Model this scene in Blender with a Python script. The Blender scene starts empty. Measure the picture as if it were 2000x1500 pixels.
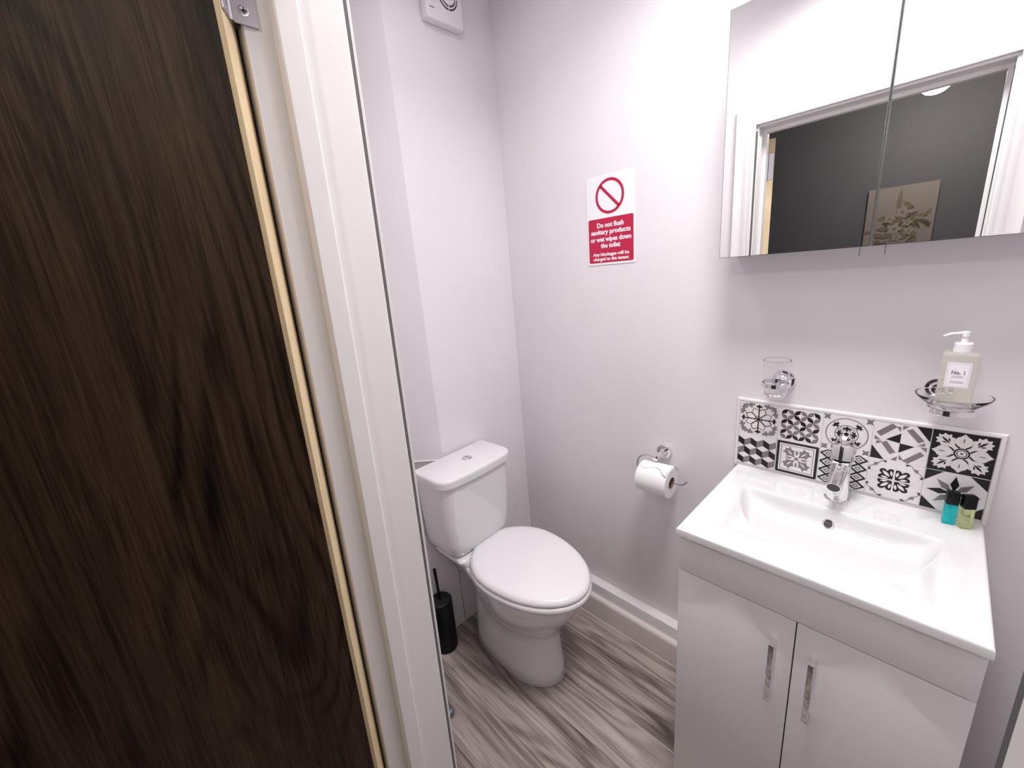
import bpy, bmesh, math, random
from math import sin, cos, pi, radians, sqrt, atan2
from mathutils import Vector, Matrix

random.seed(7)
S = bpy.context.scene
C = S.collection

# ------------------------------------------------------------ camera
cd = bpy.data.cameras.new('camera'); cam = bpy.data.objects.new('camera', cd); C.objects.link(cam)
cd.sensor_fit = 'HORIZONTAL'; cd.sensor_width = 36.0
cd.lens = 798.06 / 2000 * 36.0
cd.clip_start = 0.02
M = Matrix.Rotation(0.8205, 4, 'Z') @ Matrix.Rotation(1.3092, 4, 'X') @ Matrix.Rotation(-0.0854, 4, 'Z')
cam.matrix_world = Matrix.Translation((1.30299, -1.26169, 1.47787)) @ M
S.camera = cam

# ------------------------------------------------------------ world, lights, exposure
w = bpy.data.worlds.new('world'); S.world = w; w.use_nodes = True
w.node_tree.nodes['Background'].inputs[0].default_value = (0.9, 0.9, 1.0, 1)
w.node_tree.nodes['Background'].inputs[1].default_value = 0.02
S.view_settings.view_transform = 'Standard'
S.view_settings.look = 'None'
S.view_settings.gamma = 1.0
S.view_settings.use_curve_mapping = False
S.view_settings.exposure = 0.54

def area(name, loc, size, power, col, rot=(0, 0, 0), spread=180):
    l = bpy.data.lights.new(name, 'AREA'); l.shape = 'DISK'; l.size = size; l.energy = power; l.color = col
    l.spread = radians(spread)
    o = bpy.data.objects.new(name, l); o.location = loc; o.rotation_euler = rot; C.objects.link(o); return o

# the ceiling lamp of the toilet room, an added fill and the lamps of the corridor
area('toilet_room_lamp', (1.06, -0.50, 2.455), 0.34, 8.8, (1.0, 0.98, 0.985), spread=145)
area('toilet_fill_light', (0.45, -0.55, 2.455), 0.30, 1.5, (1.0, 0.98, 0.985), spread=170)  # unseen fill added to brighten the toilet and left wall
area('corridor_lamp_right', (2.30, -1.66, 2.44), 0.25, 2.6, (1.0, 0.90, 0.78))

# ------------------------------------------------------------ materials
def mat(name, col=(.8, .8, .8), rough=.5, metal=0, **k):
    m = bpy.data.materials.new(name); m.use_nodes = True
    b = m.node_tree.nodes['Principled BSDF']
    b.inputs['Base Color'].default_value = (*col, 1)
    b.inputs['Roughness'].default_value = rough
    b.inputs['Metallic'].default_value = metal
    for a, v in k.items():
        b.inputs[a.replace('_', ' ')].default_value = v
    return m

def nd(m, t, **k):
    n = m.node_tree.nodes.new(t)
    for a, v in k.items(): setattr(n, a, v)
    return n

def lk(m, a, b): m.node_tree.links.new(a, b)

def math_node(m, op, a, b=None):
    n = nd(m, 'ShaderNodeMath', operation=op)
    for i, v in enumerate((a, b)):
        if v is None: continue
        if isinstance(v, (int, float)): n.inputs[i].default_value = v
        else: lk(m, v, n.inputs[i])
    return n.outputs[0]

def ramp(m, fac, stops):
    r = nd(m, 'ShaderNodeValToRGB'); lk(m, fac, r.inputs[0])
    e = r.color_ramp.elements
    while len(e) < len(stops): e.new(.5)
    for i, (p, c) in enumerate(stops):
        e[i].position = p; e[i].color = (*c, 1)
    return r.outputs[0]

def noise(m, vec, scale, detail=3, dist=0, rough=.5):
    n = nd(m, 'ShaderNodeTexNoise'); n.inputs['Scale'].default_value = scale
    n.inputs['Detail'].default_value = detail; n.inputs['Distortion'].default_value = dist
    n.inputs['Roughness'].default_value = rough
    lk(m, vec, n.inputs['Vector']); return n.outputs['Fac']

def mapping(m, scale=(1, 1, 1), loc=(0, 0, 0), rot=(0, 0, 0), src=None):
    if src is None:
        src = nd(m, 'ShaderNodeTexCoord').outputs['Object']
    mp = nd(m, 'ShaderNodeMapping')
    mp.inputs['Scale'].default_value = scale; mp.inputs['Location'].default_value = loc
    mp.inputs['Rotation'].default_value = rot
    lk(m, src, mp.inputs['Vector']); return mp.outputs[0]

def bump(m, h, strength, distance=.002):
    b = nd(m, 'ShaderNodeBump'); b.inputs['Strength'].default_value = strength
    b.inputs['Distance'].default_value = distance
    lk(m, h, b.inputs['Height']); lk(m, b.outputs[0], m.node_tree.nodes['Principled BSDF'].inputs['Normal'])

def painted(name, col, rough, bs=.12, sc=220):
    m = mat(name, col, rough)
    v = mapping(m)
    n1 = noise(m, v, 3, 3)
    c0 = tuple(c * .97 for c in col); c1 = tuple(min(1, c * 1.02) for c in col)
    lk(m, ramp(m, n1, [(.3, c0), (.7, c1)]), m.node_tree.nodes['Principled BSDF'].inputs['Base Color'])
    bump(m, noise(m, v, sc, 3), bs, .001)
    return m

M_wall = painted('wall_paint', (.79, .755, .780), .55)
M_ceil = painted('ceiling_paint', (.86, .85, .86), .7)
M_trim = painted('white_gloss_paint', (.82, .79, .79), .32, .10, 60)
M_skirt = painted('cream_gloss_paint', (.74, .67, .63), .25, .05, 60)
M_hall = painted('dark_grey_wall_paint', (.135, .133, .152), .7, .2)
M_ceramic = mat('white_ceramic', (.79, .78, .79), .07, Coat_Weight=.3, Coat_Roughness=.03)
M_plastic = mat('white_plastic', (.86, .84, .86), .22)
M_fan = mat('fan_plastic', (.80, .77, .79), .35)
M_groove_shade = mat('groove_shade', (.14, .13, .13), .8)  # shade of the left jamb groove, put into the colour
M_grille = mat('dark_recess', (.06, .055, .055), .6)
M_chrome = mat('chrome', (.86, .85, .87), .06, 1)
M_steel = mat('brushed_steel', (.54, .52, .55), .28, 1)
M_mirror = mat('mirror_glass', (.93, .94, .94), .0, 1)
M_mdge = mat('mirror_edge', (.25, .27, .27), .2, .8)
M_cab = painted('cabinet_white_gloss', (.87, .84, .865), .16, .02, 30)
M_cabd = mat('cabinet_inner', (.20, .18, .18), .6)
M_black = mat('black_plastic', (.004, .0045, .005), .35, Specular_IOR_Level=.25)
M_bmat = mat('charcoal_lid', (.014, .015, .017), .5, Specular_IOR_Level=.3)
M_paper = painted('tissue_paper', (.90, .88, .88), .95, .5, 150)
M_card = mat('cardboard', (.30, .19, .12), .9)
M_glass = mat('clear_glass', (.98, .98, .98), .01, Transmission_Weight=1.0, IOR=1.22)
M_grey = mat('tile_grey', (.215, .19, .20), .25)
M_dark = mat('tile_charcoal', (.020, .017, .018), .25, Specular_IOR_Level=.25)
M_tile = mat('tile_white', (.82, .785, .795), .2)
M_grout = mat('grout', (.72, .68, .69), .6)
M_red = mat('sign_red', (.50, .008, .055), .35)
M_sign = mat('sign_white', (.86, .86, .88), .35)
M_ink = mat('grey_ink', (.18, .17, .19), .6)
M_ink2 = mat('pale_ink', (.50, .48, .52), .6)
M_label = mat('label_paper', (.88, .86, .90), .5)
M_soap = mat('pale_soap', (.93, .92, .84), .12, Transmission_Weight=.80, IOR=1.15)
M_teal = mat('teal_liquid', (.06, .86, .90), .05, Transmission_Weight=.7, IOR=1.2)
M_green = mat('lime_liquid', (.88, .93, .55), .05, Transmission_Weight=.75, IOR=1.2)
M_ledge = painted('grey_ledge', (.27, .24, .25), .4, .1, 80)
M_bin = mat('bin_steel', (.22, .22, .25), .35, .6)
M_liner = mat('bin_liner', (.80, .80, .82), .3, Transmission_Weight=.4)
M_pine = mat('pale_wood_lipping', (.78, .62, .38), .5)
_v = mapping(M_pine, (60, 60, 2))
lk(M_pine, ramp(M_pine, noise(M_pine, _v, 4, 3), [(.3, (.68, .52, .31)), (.7, (.80, .65, .42))]), M_pine.node_tree.nodes['Principled BSDF'].inputs['Base Color'])
M_lamp = mat('lit_crystal', (1, .97, .92), .2)
M_lamp.node_tree.nodes['Principled BSDF'].inputs['Emission Color'].default_value = (1, .90, .78, 1)
M_lamp.node_tree.nodes['Principled BSDF'].inputs['Emission Strength'].default_value = 62.0
M_canvas = painted('canvas_beige', (.30, .265, .25), .8, .2)
M_leaf = mat('painted_leaf', (.115, .092, .055), .8)
M_leaf2 = mat('painted_leaf_pale', (.20, .165, .115), .8)
M_petal = mat('painted_petal', (.32, .285, .265), .8)

def wood_floor():
    m = mat('grey_wood_floor', (.4, .35, .33), .38)
    co = nd(m, 'ShaderNodeTexCoord').outputs['Object']
    sx = nd(m, 'ShaderNodeSeparateXYZ'); lk(m, co, sx.inputs[0])
    X, Y = sx.outputs[0], sx.outputs[1]
    PW = .152
    row = math_node(m, 'FLOOR', math_node(m, 'DIVIDE', math_node(m, 'ADD', Y, .03), PW))
    shift = math_node(m, 'MULTIPLY', math_node(m, 'SINE', math_node(m, 'MULTIPLY', row, 12.9)), 7.3)
    xs = math_node(m, 'ADD', X, shift)
    brd = math_node(m, 'FLOOR', math_node(m, 'DIVIDE', xs, 1.2))
    seed = math_node(m, 'ADD', math_node(m, 'MULTIPLY', row, 3.7), math_node(m, 'MULTIPLY', brd, 5.1))
    cb = nd(m, 'ShaderNodeCombineXYZ'); lk(m, X, cb.inputs[0]); lk(m, Y, cb.inputs[1]); lk(m, seed, cb.inputs[2])
    v = cb.outputs[0]
    broad = noise(m, mapping(m, (1.3, 9, 1), src=v), 1.6, 4, .6)
    rings = noise(m, mapping(m, (.8, 8, 1), src=v), 1.1, 2, .25)
    rg = math_node(m, 'SINE', math_node(m, 'MULTIPLY', rings, 60))
    fine = noise(m, mapping(m, (3.5, 110, 1), src=v), 2, 5)
    t = math_node(m, 'ADD', math_node(m, 'MULTIPLY', broad, .95), math_node(m, 'MULTIPLY', rg, .075))
    t = math_node(m, 'ADD', t, math_node(m, 'MULTIPLY', math_node(m, 'SUBTRACT', fine, .5), .42))
    tone = math_node(m, 'MULTIPLY', math_node(m, 'SINE', math_node(m, 'MULTIPLY', seed, 4.1)), .07)
    t = math_node(m, 'ADD', t, tone)
    col = ramp(m, t, [(.25, (.095, .072, .060)), (.40, (.235, .188, .165)), (.55, (.40, .335, .305)), (.78, (.54, .47, .44))])
    fy = math_node(m, 'FRACT', math_node(m, 'DIVIDE', math_node(m, 'ADD', Y, .03), PW))
    e1 = math_node(m, 'LESS_THAN', fy, .012)
    fx = math_node(m, 'FRACT', math_node(m, 'DIVIDE', xs, 1.2))
    e2 = math_node(m, 'LESS_THAN', fx, .0016)
    e = math_node(m, 'MAXIMUM', e1, e2)
    mx = nd(m, 'ShaderNodeMix', data_type='RGBA'); lk(m, e, mx.inputs[0]); lk(m, col, mx.inputs[6])
    mx.inputs[7].default_value = (.10, .08, .07, 1)
    lk(m, mx.outputs[2], m.node_tree.nodes['Principled BSDF'].inputs['Base Color'])
    bump(m, t, .25, .001)
    return m
M_floor = wood_floor()

def door_wood():
    m = mat('dark_brown_oak_laminate', (.06, .035, .022), .55)
    m.node_tree.nodes['Principled BSDF'].inputs['Specular IOR Level'].default_value = .22
    co = nd(m, 'ShaderNodeTexCoord').outputs['Object']
    # object space: x runs across the leaf, z is up
    big = noise(m, mapping(m, (3.6, 1, .95), (3.3, 0, 1.6), src=co), 1.0, 1.5, .25)
    rg = math_node(m, 'SINE', math_node(m, 'MULTIPLY', big, 150))
    rg = math_node(m, 'POWER', math_node(m, 'ADD', math_node(m, 'MULTIPLY', rg, .5), .5), 3.0)
    mask = noise(m, mapping(m, (4.5, 1, 1.0), (7.1, 0, 2), src=co), 1.3, 2, .3)
    mk = ramp(m, mask, [(.42, (0, 0, 0)), (.60, (1, 1, 1))])
    rgm = math_node(m, 'MULTIPLY', rg, mk)
    pores = noise(m, mapping(m, (150, 1, 6), src=co), 2.0, 4, .6, .6)
    mid = noise(m, mapping(m, (55, 1, 2.2), src=co), 1.8, 4, 1.6)
    broad = noise(m, mapping(m, (8, 1, .7), src=co), 1.2, 4, .6)
    t = math_node(m, 'ADD', math_node(m, 'MULTIPLY', broad, .42), math_node(m, 'MULTIPLY', mid, .34))
    t = math_node(m, 'ADD', t, math_node(m, 'MULTIPLY', pores, .24))
    t = math_node(m, 'SUBTRACT', t, math_node(m, 'MULTIPLY', rgm, .17))
    col = ramp(m, t, [(.31, (.007, .0035, .002)), (.41, (.028, .0155, .009)), (.54, (.070, .042, .027)), (.70, (.115, .074, .050))])
    lk(m, col, m.node_tree.nodes['Principled BSDF'].inputs['Base Color'])
    bump(m, t, .8, .002)
    return m
M_door = door_wood()

# ------------------------------------------------------------ mesh helpers
def box(bm, x0, x1, y0, y1, z0, z1, bev=0, seg=2, mi=0):
    r = bmesh.ops.create_cube(bm, size=1)
    vs = r['verts']
    bmesh.ops.scale(bm, vec=(abs(x1 - x0), abs(y1 - y0), abs(z1 - z0)), verts=vs)
    bmesh.ops.translate(bm, vec=((x0 + x1) / 2, (y0 + y1) / 2, (z0 + z1) / 2), verts=vs)
    fs = {f for v in vs for f in v.link_faces}
    for f in fs: f.material_index = mi
    if bev:
        es = {e for v in vs for e in v.link_edges}
        bmesh.ops.bevel(bm, geom=list(es), offset=bev, segments=seg, profile=.5, affect='EDGES', clamp_overlap=True)

def loft(bm, rings, cap0=True, cap1=True, mi=0, closed=True):
    vr = [[bm.verts.new(p) for p in r] for r in rings]
    n = len(vr[0])
    for a, b in zip(vr, vr[1:]):
        for i in range(n if closed else n - 1):
            j = (i + 1) % n
            f = bm.faces.new((a[i], a[j], b[j], b[i])); f.material_index = mi
    if cap0: bm.faces.new(vr[0][::-1]).material_index = mi
    if cap1: bm.faces.new(vr[-1]).material_index = mi
    return vr

def frame_of(d):
    d = Vector(d).normalized()
    u = Vector((0, 0, 1)) if abs(d.z) < .9 else Vector((1, 0, 0))
    a = d.cross(u).normalized(); b = d.cross(a).normalized()
    return a, b

def lathe(bm, o, d, prof, seg=40, mi=0, caps=True):
    """prof: (distance along axis, radius)"""
    o = Vector(o); d = Vector(d).normalized(); a, b = frame_of(d)
    rings = [[o + d * t + (a * cos(2 * pi * i / seg) + b * sin(2 * pi * i / seg)) * max(r, 1e-5) for i in range(seg)] for t, r in prof]
    loft(bm, rings, caps, caps, mi)

def tube(bm, pts, r, seg=14, mi=0):
    pts = [Vector(p) for p in pts]
    rr = r if isinstance(r, (list, tuple)) else [r] * len(pts)
    d0 = (pts[1] - pts[0]).normalized(); a, b = frame_of(d0)
    rings = []
    for i, p in enumerate(pts):
        t = (pts[min(i + 1, len(pts) - 1)] - pts[max(i - 1, 0)]).normalized()
        a = (a - t * a.dot(t)).normalized(); b = t.cross(a)
        rings.append([p + (a * cos(2 * pi * k / seg) + b * sin(2 * pi * k / seg)) * rr[i] for k in range(seg)])
    loft(bm, rings, True, True, mi)

def smooth_path(pts, n=8):
    """Catmull-Rom"""
    P = [Vector(p) for p in pts]; P = [P[0] * 2 - P[1]] + P + [P[-1] * 2 - P[-2]]
    out = []
    for i in range(1, len(P) - 2):
        for k in range(n):
            t = k / n
            out.append(.5 * ((2 * P[i]) + (P[i + 1] - P[i - 1]) * t + (2 * P[i - 1] - 5 * P[i] + 4 * P[i + 1] - P[i + 2]) * t * t + (3 * P[i] - P[i - 1] - 3 * P[i + 1] + P[i + 2]) * t ** 3))
    out.append(P[-2]); return out

def prism(bm, poly, z0, z1, mi=0):
    loft(bm, [[(x, y, z0) for x, y in poly], [(x, y, z1) for x, y in poly]], mi=mi)

LEAN = .0165
def lean(bm):
    # the old frame stands slightly out of plumb
    for v in bm.verts: v.co.y -= LEAN * (1.60 - v.co.z)

def new(): return bmesh.new()

def link(name, bm, mats, parent=None, origin=None, sharp=35, smooth=True):
    if not isinstance(mats, (list, tuple)): mats = [mats]
    bmesh.ops.remove_doubles(bm, verts=bm.verts, dist=1e-7)
    bmesh.ops.recalc_face_normals(bm, faces=bm.faces)
    off = Vector(parent['_o']) if parent is not None else Vector(origin or (0, 0, 0))
    bmesh.ops.translate(bm, vec=-off, verts=bm.verts)
    me = bpy.data.meshes.new(name); bm.to_mesh(me); bm.free()
    for m in mats: me.materials.append(m)
    if smooth:
        me.polygons.foreach_set('use_smooth', [True] * len(me.polygons))
        me.set_sharp_from_angle(angle=radians(sharp))
    o = bpy.data.objects.new(name, me); C.objects.link(o)
    o['_o'] = tuple(off)
    if parent is not None: o.parent = parent
    else: o.location = off
    return o

def tag(o, label, cat=None, group=None, kind=None):
    o['label'] = label
    if cat: o['category'] = cat
    if group: o['group'] = group
    if kind: o['kind'] = kind
    return o

def thing(name, label, cat, loc, group=None, kind=None):
    o = bpy.data.objects.new(name, None); C.objects.link(o); o.location = loc; o['_o'] = tuple(loc)
    o.empty_display_size = .05
    return tag(o, label, cat, group, kind)

def struct(name, bm, m, label, cat, sharp=35):
    return tag(link(name, bm, m, sharp=sharp), label, cat, kind='structure')

# ------------------------------------------------------------ room shell
XL, XR, H = .730, 1.348, 1.937          # clear door opening
YI, YO = -.950, -1.083                  # faces of the door wall
CEIL = 2.46
bm = new(); box(bm, -.35, 3.2, -2.25, .1, -.06, 0)
struct('floor', bm, M_floor, 'grey wood-effect plank floor with dark grain', 'floor')
bm = new(); box(bm, -.35, 3.2, -2.25, .1, CEIL, CEIL + .05)
struct('ceiling', bm, M_ceil, 'plain white ceiling over the toilet room', 'ceiling')
bm = new(); box(bm, -.2, 1.68, 0, .06, 0, CEIL)
struct('wall_back', bm, M_wall, 'lavender white wall carrying the sign, mirror cabinet and basin', 'wall')
bm = new(); prism(bm, [(0, 0), (-.2, 0), (-.2, -.935), (-.125, -.935), (-.125, -.58), (0, -.455)], 0, CEIL)
struct('wall_left', bm, M_wall, 'lavender white wall behind the toilet with a splayed corner', 'wall')
bm = new(); box(bm, 1.62, 1.68, YI, 0, 0, CEIL)
struct('wall_right', bm, M_wall, 'lavender white wall at the basin end of the room', 'wall')
# door wall: inner skin white, corridor skin dark
bm = new()
for (x0, x1, z0, z1) in ((-.35, XL - .035, 0, CEIL), (XR + .035, 3.2, 0, CEIL), (XL - .035, XR + .035, H + .035, CEIL)):
    box(bm, x0, x1, YO + .06, YI, z0, z1, mi=0)
    box(bm, x0, x1, YO, YO + .06, z0, z1, mi=1)
lean(bm); struct('wall_front', bm, [M_wall, M_hall], 'wall around the door opening, white inside and grey outside', 'wall')
bm = new(); box(bm, -.35, 3.2, -2.31, -2.25, 0, CEIL)
struct('wall_corridor', bm, M_hall, 'dark grey corridor wall reflected in the mirror doors', 'wall')
bm = new(); box(bm, -.41, -.35, -2.25, YO, 0, CEIL); box(bm, 3.2, 3.26, -2.25, YO, 0, CEIL)
struct('wall_corridor_end', bm, M_hall, 'dark grey end walls of the corridor outside', 'wall')

# low boxing left of the cistern, with its ledge
bm = new(); prism(bm, [(0, -.453), (-.124, -.579), (-.124, -.962), (0, -.962)], 0, .770)
struct('wall_boxing', bm, M_wall, 'low boxed-in pipe casing left of the toilet cistern', 'wall')
bm = new(); box(bm, -.012, .004, -.962, -.456, .770, .790, .002)
prism(bm, [(-.012, -.469), (-.122, -.580), (-.122, -.962), (-.012, -.962)], .770, .786, mi=1)
tube(bm, [(-.003, -.462, .789), (-.121, -.582, .789)], .0035, 8, 0)
tag(link('trim_1', bm, [M_trim, M_ledge]), 'grey ledge with white front lip behind the toilet cistern', 'ledge', kind='structure')

# pipe boxing and skirting along the back wall
bm = new(); box(bm, .001, .925, -.0415, -.0005, 0, .155, .0015)
struct('trim_2', bm, M_trim, 'white square pipe boxing above the skirting under the sign', 'pipe boxing')
bm = new()
prof = [(-.0416, 0), (-.0625, 0), (-.0625, .090), (-.0610, .0975), (-.0570, .1025), (-.0510, .105), (-.042, .105)]
loft(bm, [[(x, y, z) for y, z in prof] for x in (.001, .925)])
tube(bm, [(.002, -.0632, .0012), (.924, -.0632, .0012)], .0016, 8)
struct('baseboard_back', bm, M_skirt, 'cream gloss skirting board with rounded top right of the toilet', 'skirting board')

def frame_sweep(bm, prof, mi=0):
    """prof: closed polygon (distance outward from the opening, y), mitred round the opening"""
    rings = [[(XL - d, y, .0) for d, y in prof], [(XL - d, y, H + d) for d, y in prof],
             [(XR + d, y, H + d) for d, y in prof], [(XR + d, y, .0) for d, y in prof]]
    loft(bm, rings, mi=mi)

# door lining with its stop
bm = new()
frame_sweep(bm, [(.012, -.960), (.012, -1.0205), (.010, -1.0215), (.002, -1.0215), (0, -1.0235), (0, -1.048), (.002, -1.050), (.015, -1.050),
                 (.015, -1.0815), (.017, -1.083), (.034, -1.083), (.034, -.9575), (.0145, -.9575)])
lean(bm); struct('trim_3', bm, M_trim, 'white painted door lining with a raised door stop', 'door frame')
# moulded architrave on the inside of the door wall
bm = new()
frame_sweep(bm, [(.020, -.9495), (.020, -.946), (.024, -.9435), (.031, -.942), (.036, -.938), (.052, -.936), (.057, -.932), (.078, -.930),
                 (.086, -.932), (.088, -.936), (.088, -.9495)])
box(bm, XL - .0198, XL - .0147, -.9575, -.9535, 0, H, mi=1)  # dark strip standing in for the shade inside the groove
lean(bm); struct('trim_4', bm, [M_trim, M_groove_shade], 'white moulded architrave around the inside of the doorway', 'architrave')
bm = new()
frame_sweep(bm, [(.060, -1.0835), (.060, -1.095), (.064, -1.097), (.110, -1.099), (.112, -1.096), (.112, -1.0835)])
lean(bm); struct('trim_5', bm, M_trim, 'white architrave on the corridor side of the doorway', 'architrave')

bm = new(); box(bm, XR + .0095, XR + .0125, -.982, -.9605, .01, H - .01, .0004, 1); lean(bm)  # narrow dark strip along the right lining face
struct('trim_6', bm, M_grille, 'dark strip on the right side of the door lining', 'seal strip')

# ------------------------------------------------------------ door leaf, opened outward
PX, PY = .700, -1.086                    # hinge corner
ang = radians(-118)
dr = thing('door_1', 'dark brown wood-grain door swung open, pale lipped edge', 'door', (PX, PY, 0), kind='structure')
dr.rotation_euler = (0, 0, ang)
dr.location = (PX, PY - LEAN * 1.6, 0)
def door_part(name, bm, m, par=None, **k):
    for v in bm.verts:
        v.co.x += LEAN * v.co.z * sin(ang); v.co.y += LEAN * v.co.z * cos(ang)
    o = link(name, bm, m, None, (0, 0, 0), **k); o.location = (0, 0, 0); o.parent = par or dr; return o
# local: x along the leaf, y from the corridor face (0) to the room face (.044)
bm = new(); box(bm, .0065, .686, .0008, .0432, .006, 1.928)
door_part('leaf', bm, M_door)
bm = new(); box(bm, 0, .0065, 0, .044, .006, 1.928, .0008, 1)
door_part('edge_lipping', bm, M_pine)['label'] = 'pale wood edge of the door'
bm = new(); lathe(bm, (.62, .0425, 1.0), (0, 1, 0), [(0, .026), (.008, .026), (.009, .010), (.045, .010)], 24)
tube(bm, [(.62, .085, 1.0), (.52, .088, 1.0)], .009)
door_part('door_handle', bm, M_steel)
hg = None
for zc in (1.822, .18):
    bm = new()
    box(bm, -.0022, -.0002, .010, .042, zc - .05, zc + .05, .0005, 1)
    tube(bm, [(-.006, .004, zc - .05), (-.006, .004, zc + .05)], .0055, 12)
    for dz in (-.034, 0, .034): lathe(bm, (-.002, .026, zc + dz), (-1, 0, 0), [(0, .0048), (.0008, .0045), (.001, .001)], 16)
    door_part('hinge', bm, M_steel)
# hinge leaves fixed to the lining
for zc in (1.822, .18):
    h = thing('hinge_plate', 'steel hinge plate screwed to the white door lining' if zc > 1 else 'lower steel hinge plate low on the white door lining', 'hinge', (.716, -1.07, zc))
    bm = new(); box(bm, .7152, .7172, -1.0955, -1.0655, zc - .05, zc + .05, .0005, 1)
    tube(bm, [(.7165, -1.0955, zc - .05), (.7165, -1.0955, zc + .05)], .0055, 12)
    lean(bm); link('plate', bm, M_steel, h)
    for dz in (-.036, 0.0, .036):
        bm = new(); lathe(bm, (.7172, -1.079, zc + dz), (1, 0, 0), [(0, .0056), (.0007, .0052), (.0010, .0040), (.0004, .0015)], 20)
        box(bm, .7178, .7184, -1.0822, -1.0758, zc + dz - .0007, zc + dz + .0007, mi=1); box(bm, .7178, .7184, -1.0797, -1.0783, zc + dz - .0032, zc + dz + .0032, mi=1)
        lean(bm); link('screw', bm, [M_chrome, M_grille], h)

# ------------------------------------------------------------ toilet
TX, TY, TA = .012, -.430, radians(2.6)
def T(a, b, z): return (TX + a * cos(TA) - b * sin(TA), TY + a * sin(TA) + b * cos(TA), z)
def T2(a, b, z): return (a - .004, -.390 + b, z * 1.012)
tl = thing('toilet', 'white close-coupled toilet with closed lid beside the boxing', 'toilet', (.3, -.42, 0))

def pan_ring(z, ab, af, w, wb, n=64, am=None, pw=2.0):
    """ab back, af front, w half width at am, wb half width at the back"""
    if am is None: am = ab + (af - ab) * .50
    out = []
    for i in range(n):
        t = 2 * pi * i / n
        c, s = cos(t), sin(t)
        if c >= 0:
            a = am + (af - am) * (abs(c) ** (2 / pw)); b = w * math.copysign(abs(s) ** (2 / pw), s)
        else:
            e = abs(c) ** .45
            a = am + (ab - am) * e
            k = (am - a) / (am - ab)
            ww = w + (wb - w) * (k * k * (3 - 2 * k))
            b = ww * math.copysign(abs(s) ** .45, s) if abs(s) > 1e-6 else 0
        out.append(T2(a, b, z))
    return out

# pedestal and bowl as one ceramic body
bm = new()
secs = [(0.000, .094, .498, .106, .100), (.004, .090, .502, .109, .103), (.05, .092, .496, .105, .098), (.12, .094, .488, .100, .092), (.18, .098, .488, .101, .088),
        (.225, .100, .498, .112, .086), (.265, .094, .524, .131, .088), (.305, .080, .552, .148, .094), (.345, .060, .578, .161, .104),
        (.380, .040, .596, .169, .114), (.402, .028, .605, .173, .121), (.414, .024, .607, .174, .124), (.420, .027, .604, .171, .121)]
rings = [pan_ring(z, ab, af, ww, wb, 72, ab + (af - ab) * (.56 if z > .2 else .60)) for z, ab, af, ww, wb in secs]
loft(bm, rings)
link('pan', bm, M_ceramic, tl, sharp=60)
# cistern platform between pan and cistern
bm = new()
def rr(a0, a1, w, z, r=.03, n=6, bow=0, rb=.006):
    pts = []
    for (ca, cb, st, rad) in ((a1 - r, w - r, 0, r), (a0 + rb, w - rb, 90, rb), (a0 + rb, -w + rb, 180, rb), (a1 - r, -w + r, 270, r)):
        for k in range(n + 1):
            t = radians(st + 90 * k / n)
            pts.append([ca + rad * cos(t), cb + rad * sin(t)])
    out = []
    # front edge bow: subdivide the front side
    last = pts[-1]; first = pts[0]
    fr = [[last[0] + (first[0] - last[0]) * k / 10, last[1] + (first[1] - last[1]) * k / 10] for k in range(1, 10)]
    pts = pts + fr
    for a, b in pts:
        if a > (a0 + a1) / 2: a += bow * (1 - (b / w) ** 2)
        out.append(T(a, b, z))
    return out
def mix(z, t, a1, w):
    P = rr(.006, a1, w, z, .03); Q = [(x, y - (-.388 - TY) * 0 + (-.388 - TY) * (1 - t), zz) for x, y, zz in P]
    return Q
loft(bm, [mix(.270, 0, .125, .070), mix(.330, .05, .150, .092), mix(.385, .45, .172, .112), mix(.420, .75, .182, .126), mix(.448, .95, .172, .134), mix(.4585, 1, .158, .131)])
link('cistern_platform', bm, M_ceramic, tl, sharp=50)
# cistern
bm = new()
loft(bm, [rr(.004, .138, .122, .460, .04, bow=.006), rr(.003, .148, .138, .468, .04, bow=.006), rr(.002, .155, .150, .490, .04, bow=.008), rr(.002, .159, .158, .530, .04, bow=.010),
          rr(.002, .163, .163, .620, .04, bow=.012), rr(.002, .167, .168, .772, .04, bow=.014)])
link('cistern', bm, M_ceramic, tl, sharp=50)
bm = new()
loft(bm, [rr(.001, .172, .172, .7735, .04, bow=.014), rr(0, .178, .177, .7745, .044, bow=.014), rr(0, .179, .178, .795, .045, bow=.014), rr(0, .1785, .1775, .801, .045, bow=.014), rr(.001, .175, .174, .8055, .043, bow=.014),
          rr(.004, .168, .167, .8080, .040, bow=.013)])
link('cistern_lid', bm, M_ceramic, tl, sharp=50)
bm = new()
o = T(.092, .012, .8078)
lathe(bm, o, (0, 0, 1), [(0, .021), (.002, .021), (.0035, .019), (.003, .0175), (.0015, .017), (.0030, .0165), (.0038, .014), (.0040, .001)], 40)
link('flush_button', bm, M_chrome, tl)
bm = new(); box(bm, o[0] - .016, o[0] + .016, o[1] + .003, o[1] + .0042, .8116, .8122)
link('button_split', bm, M_grille, tl)

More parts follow.
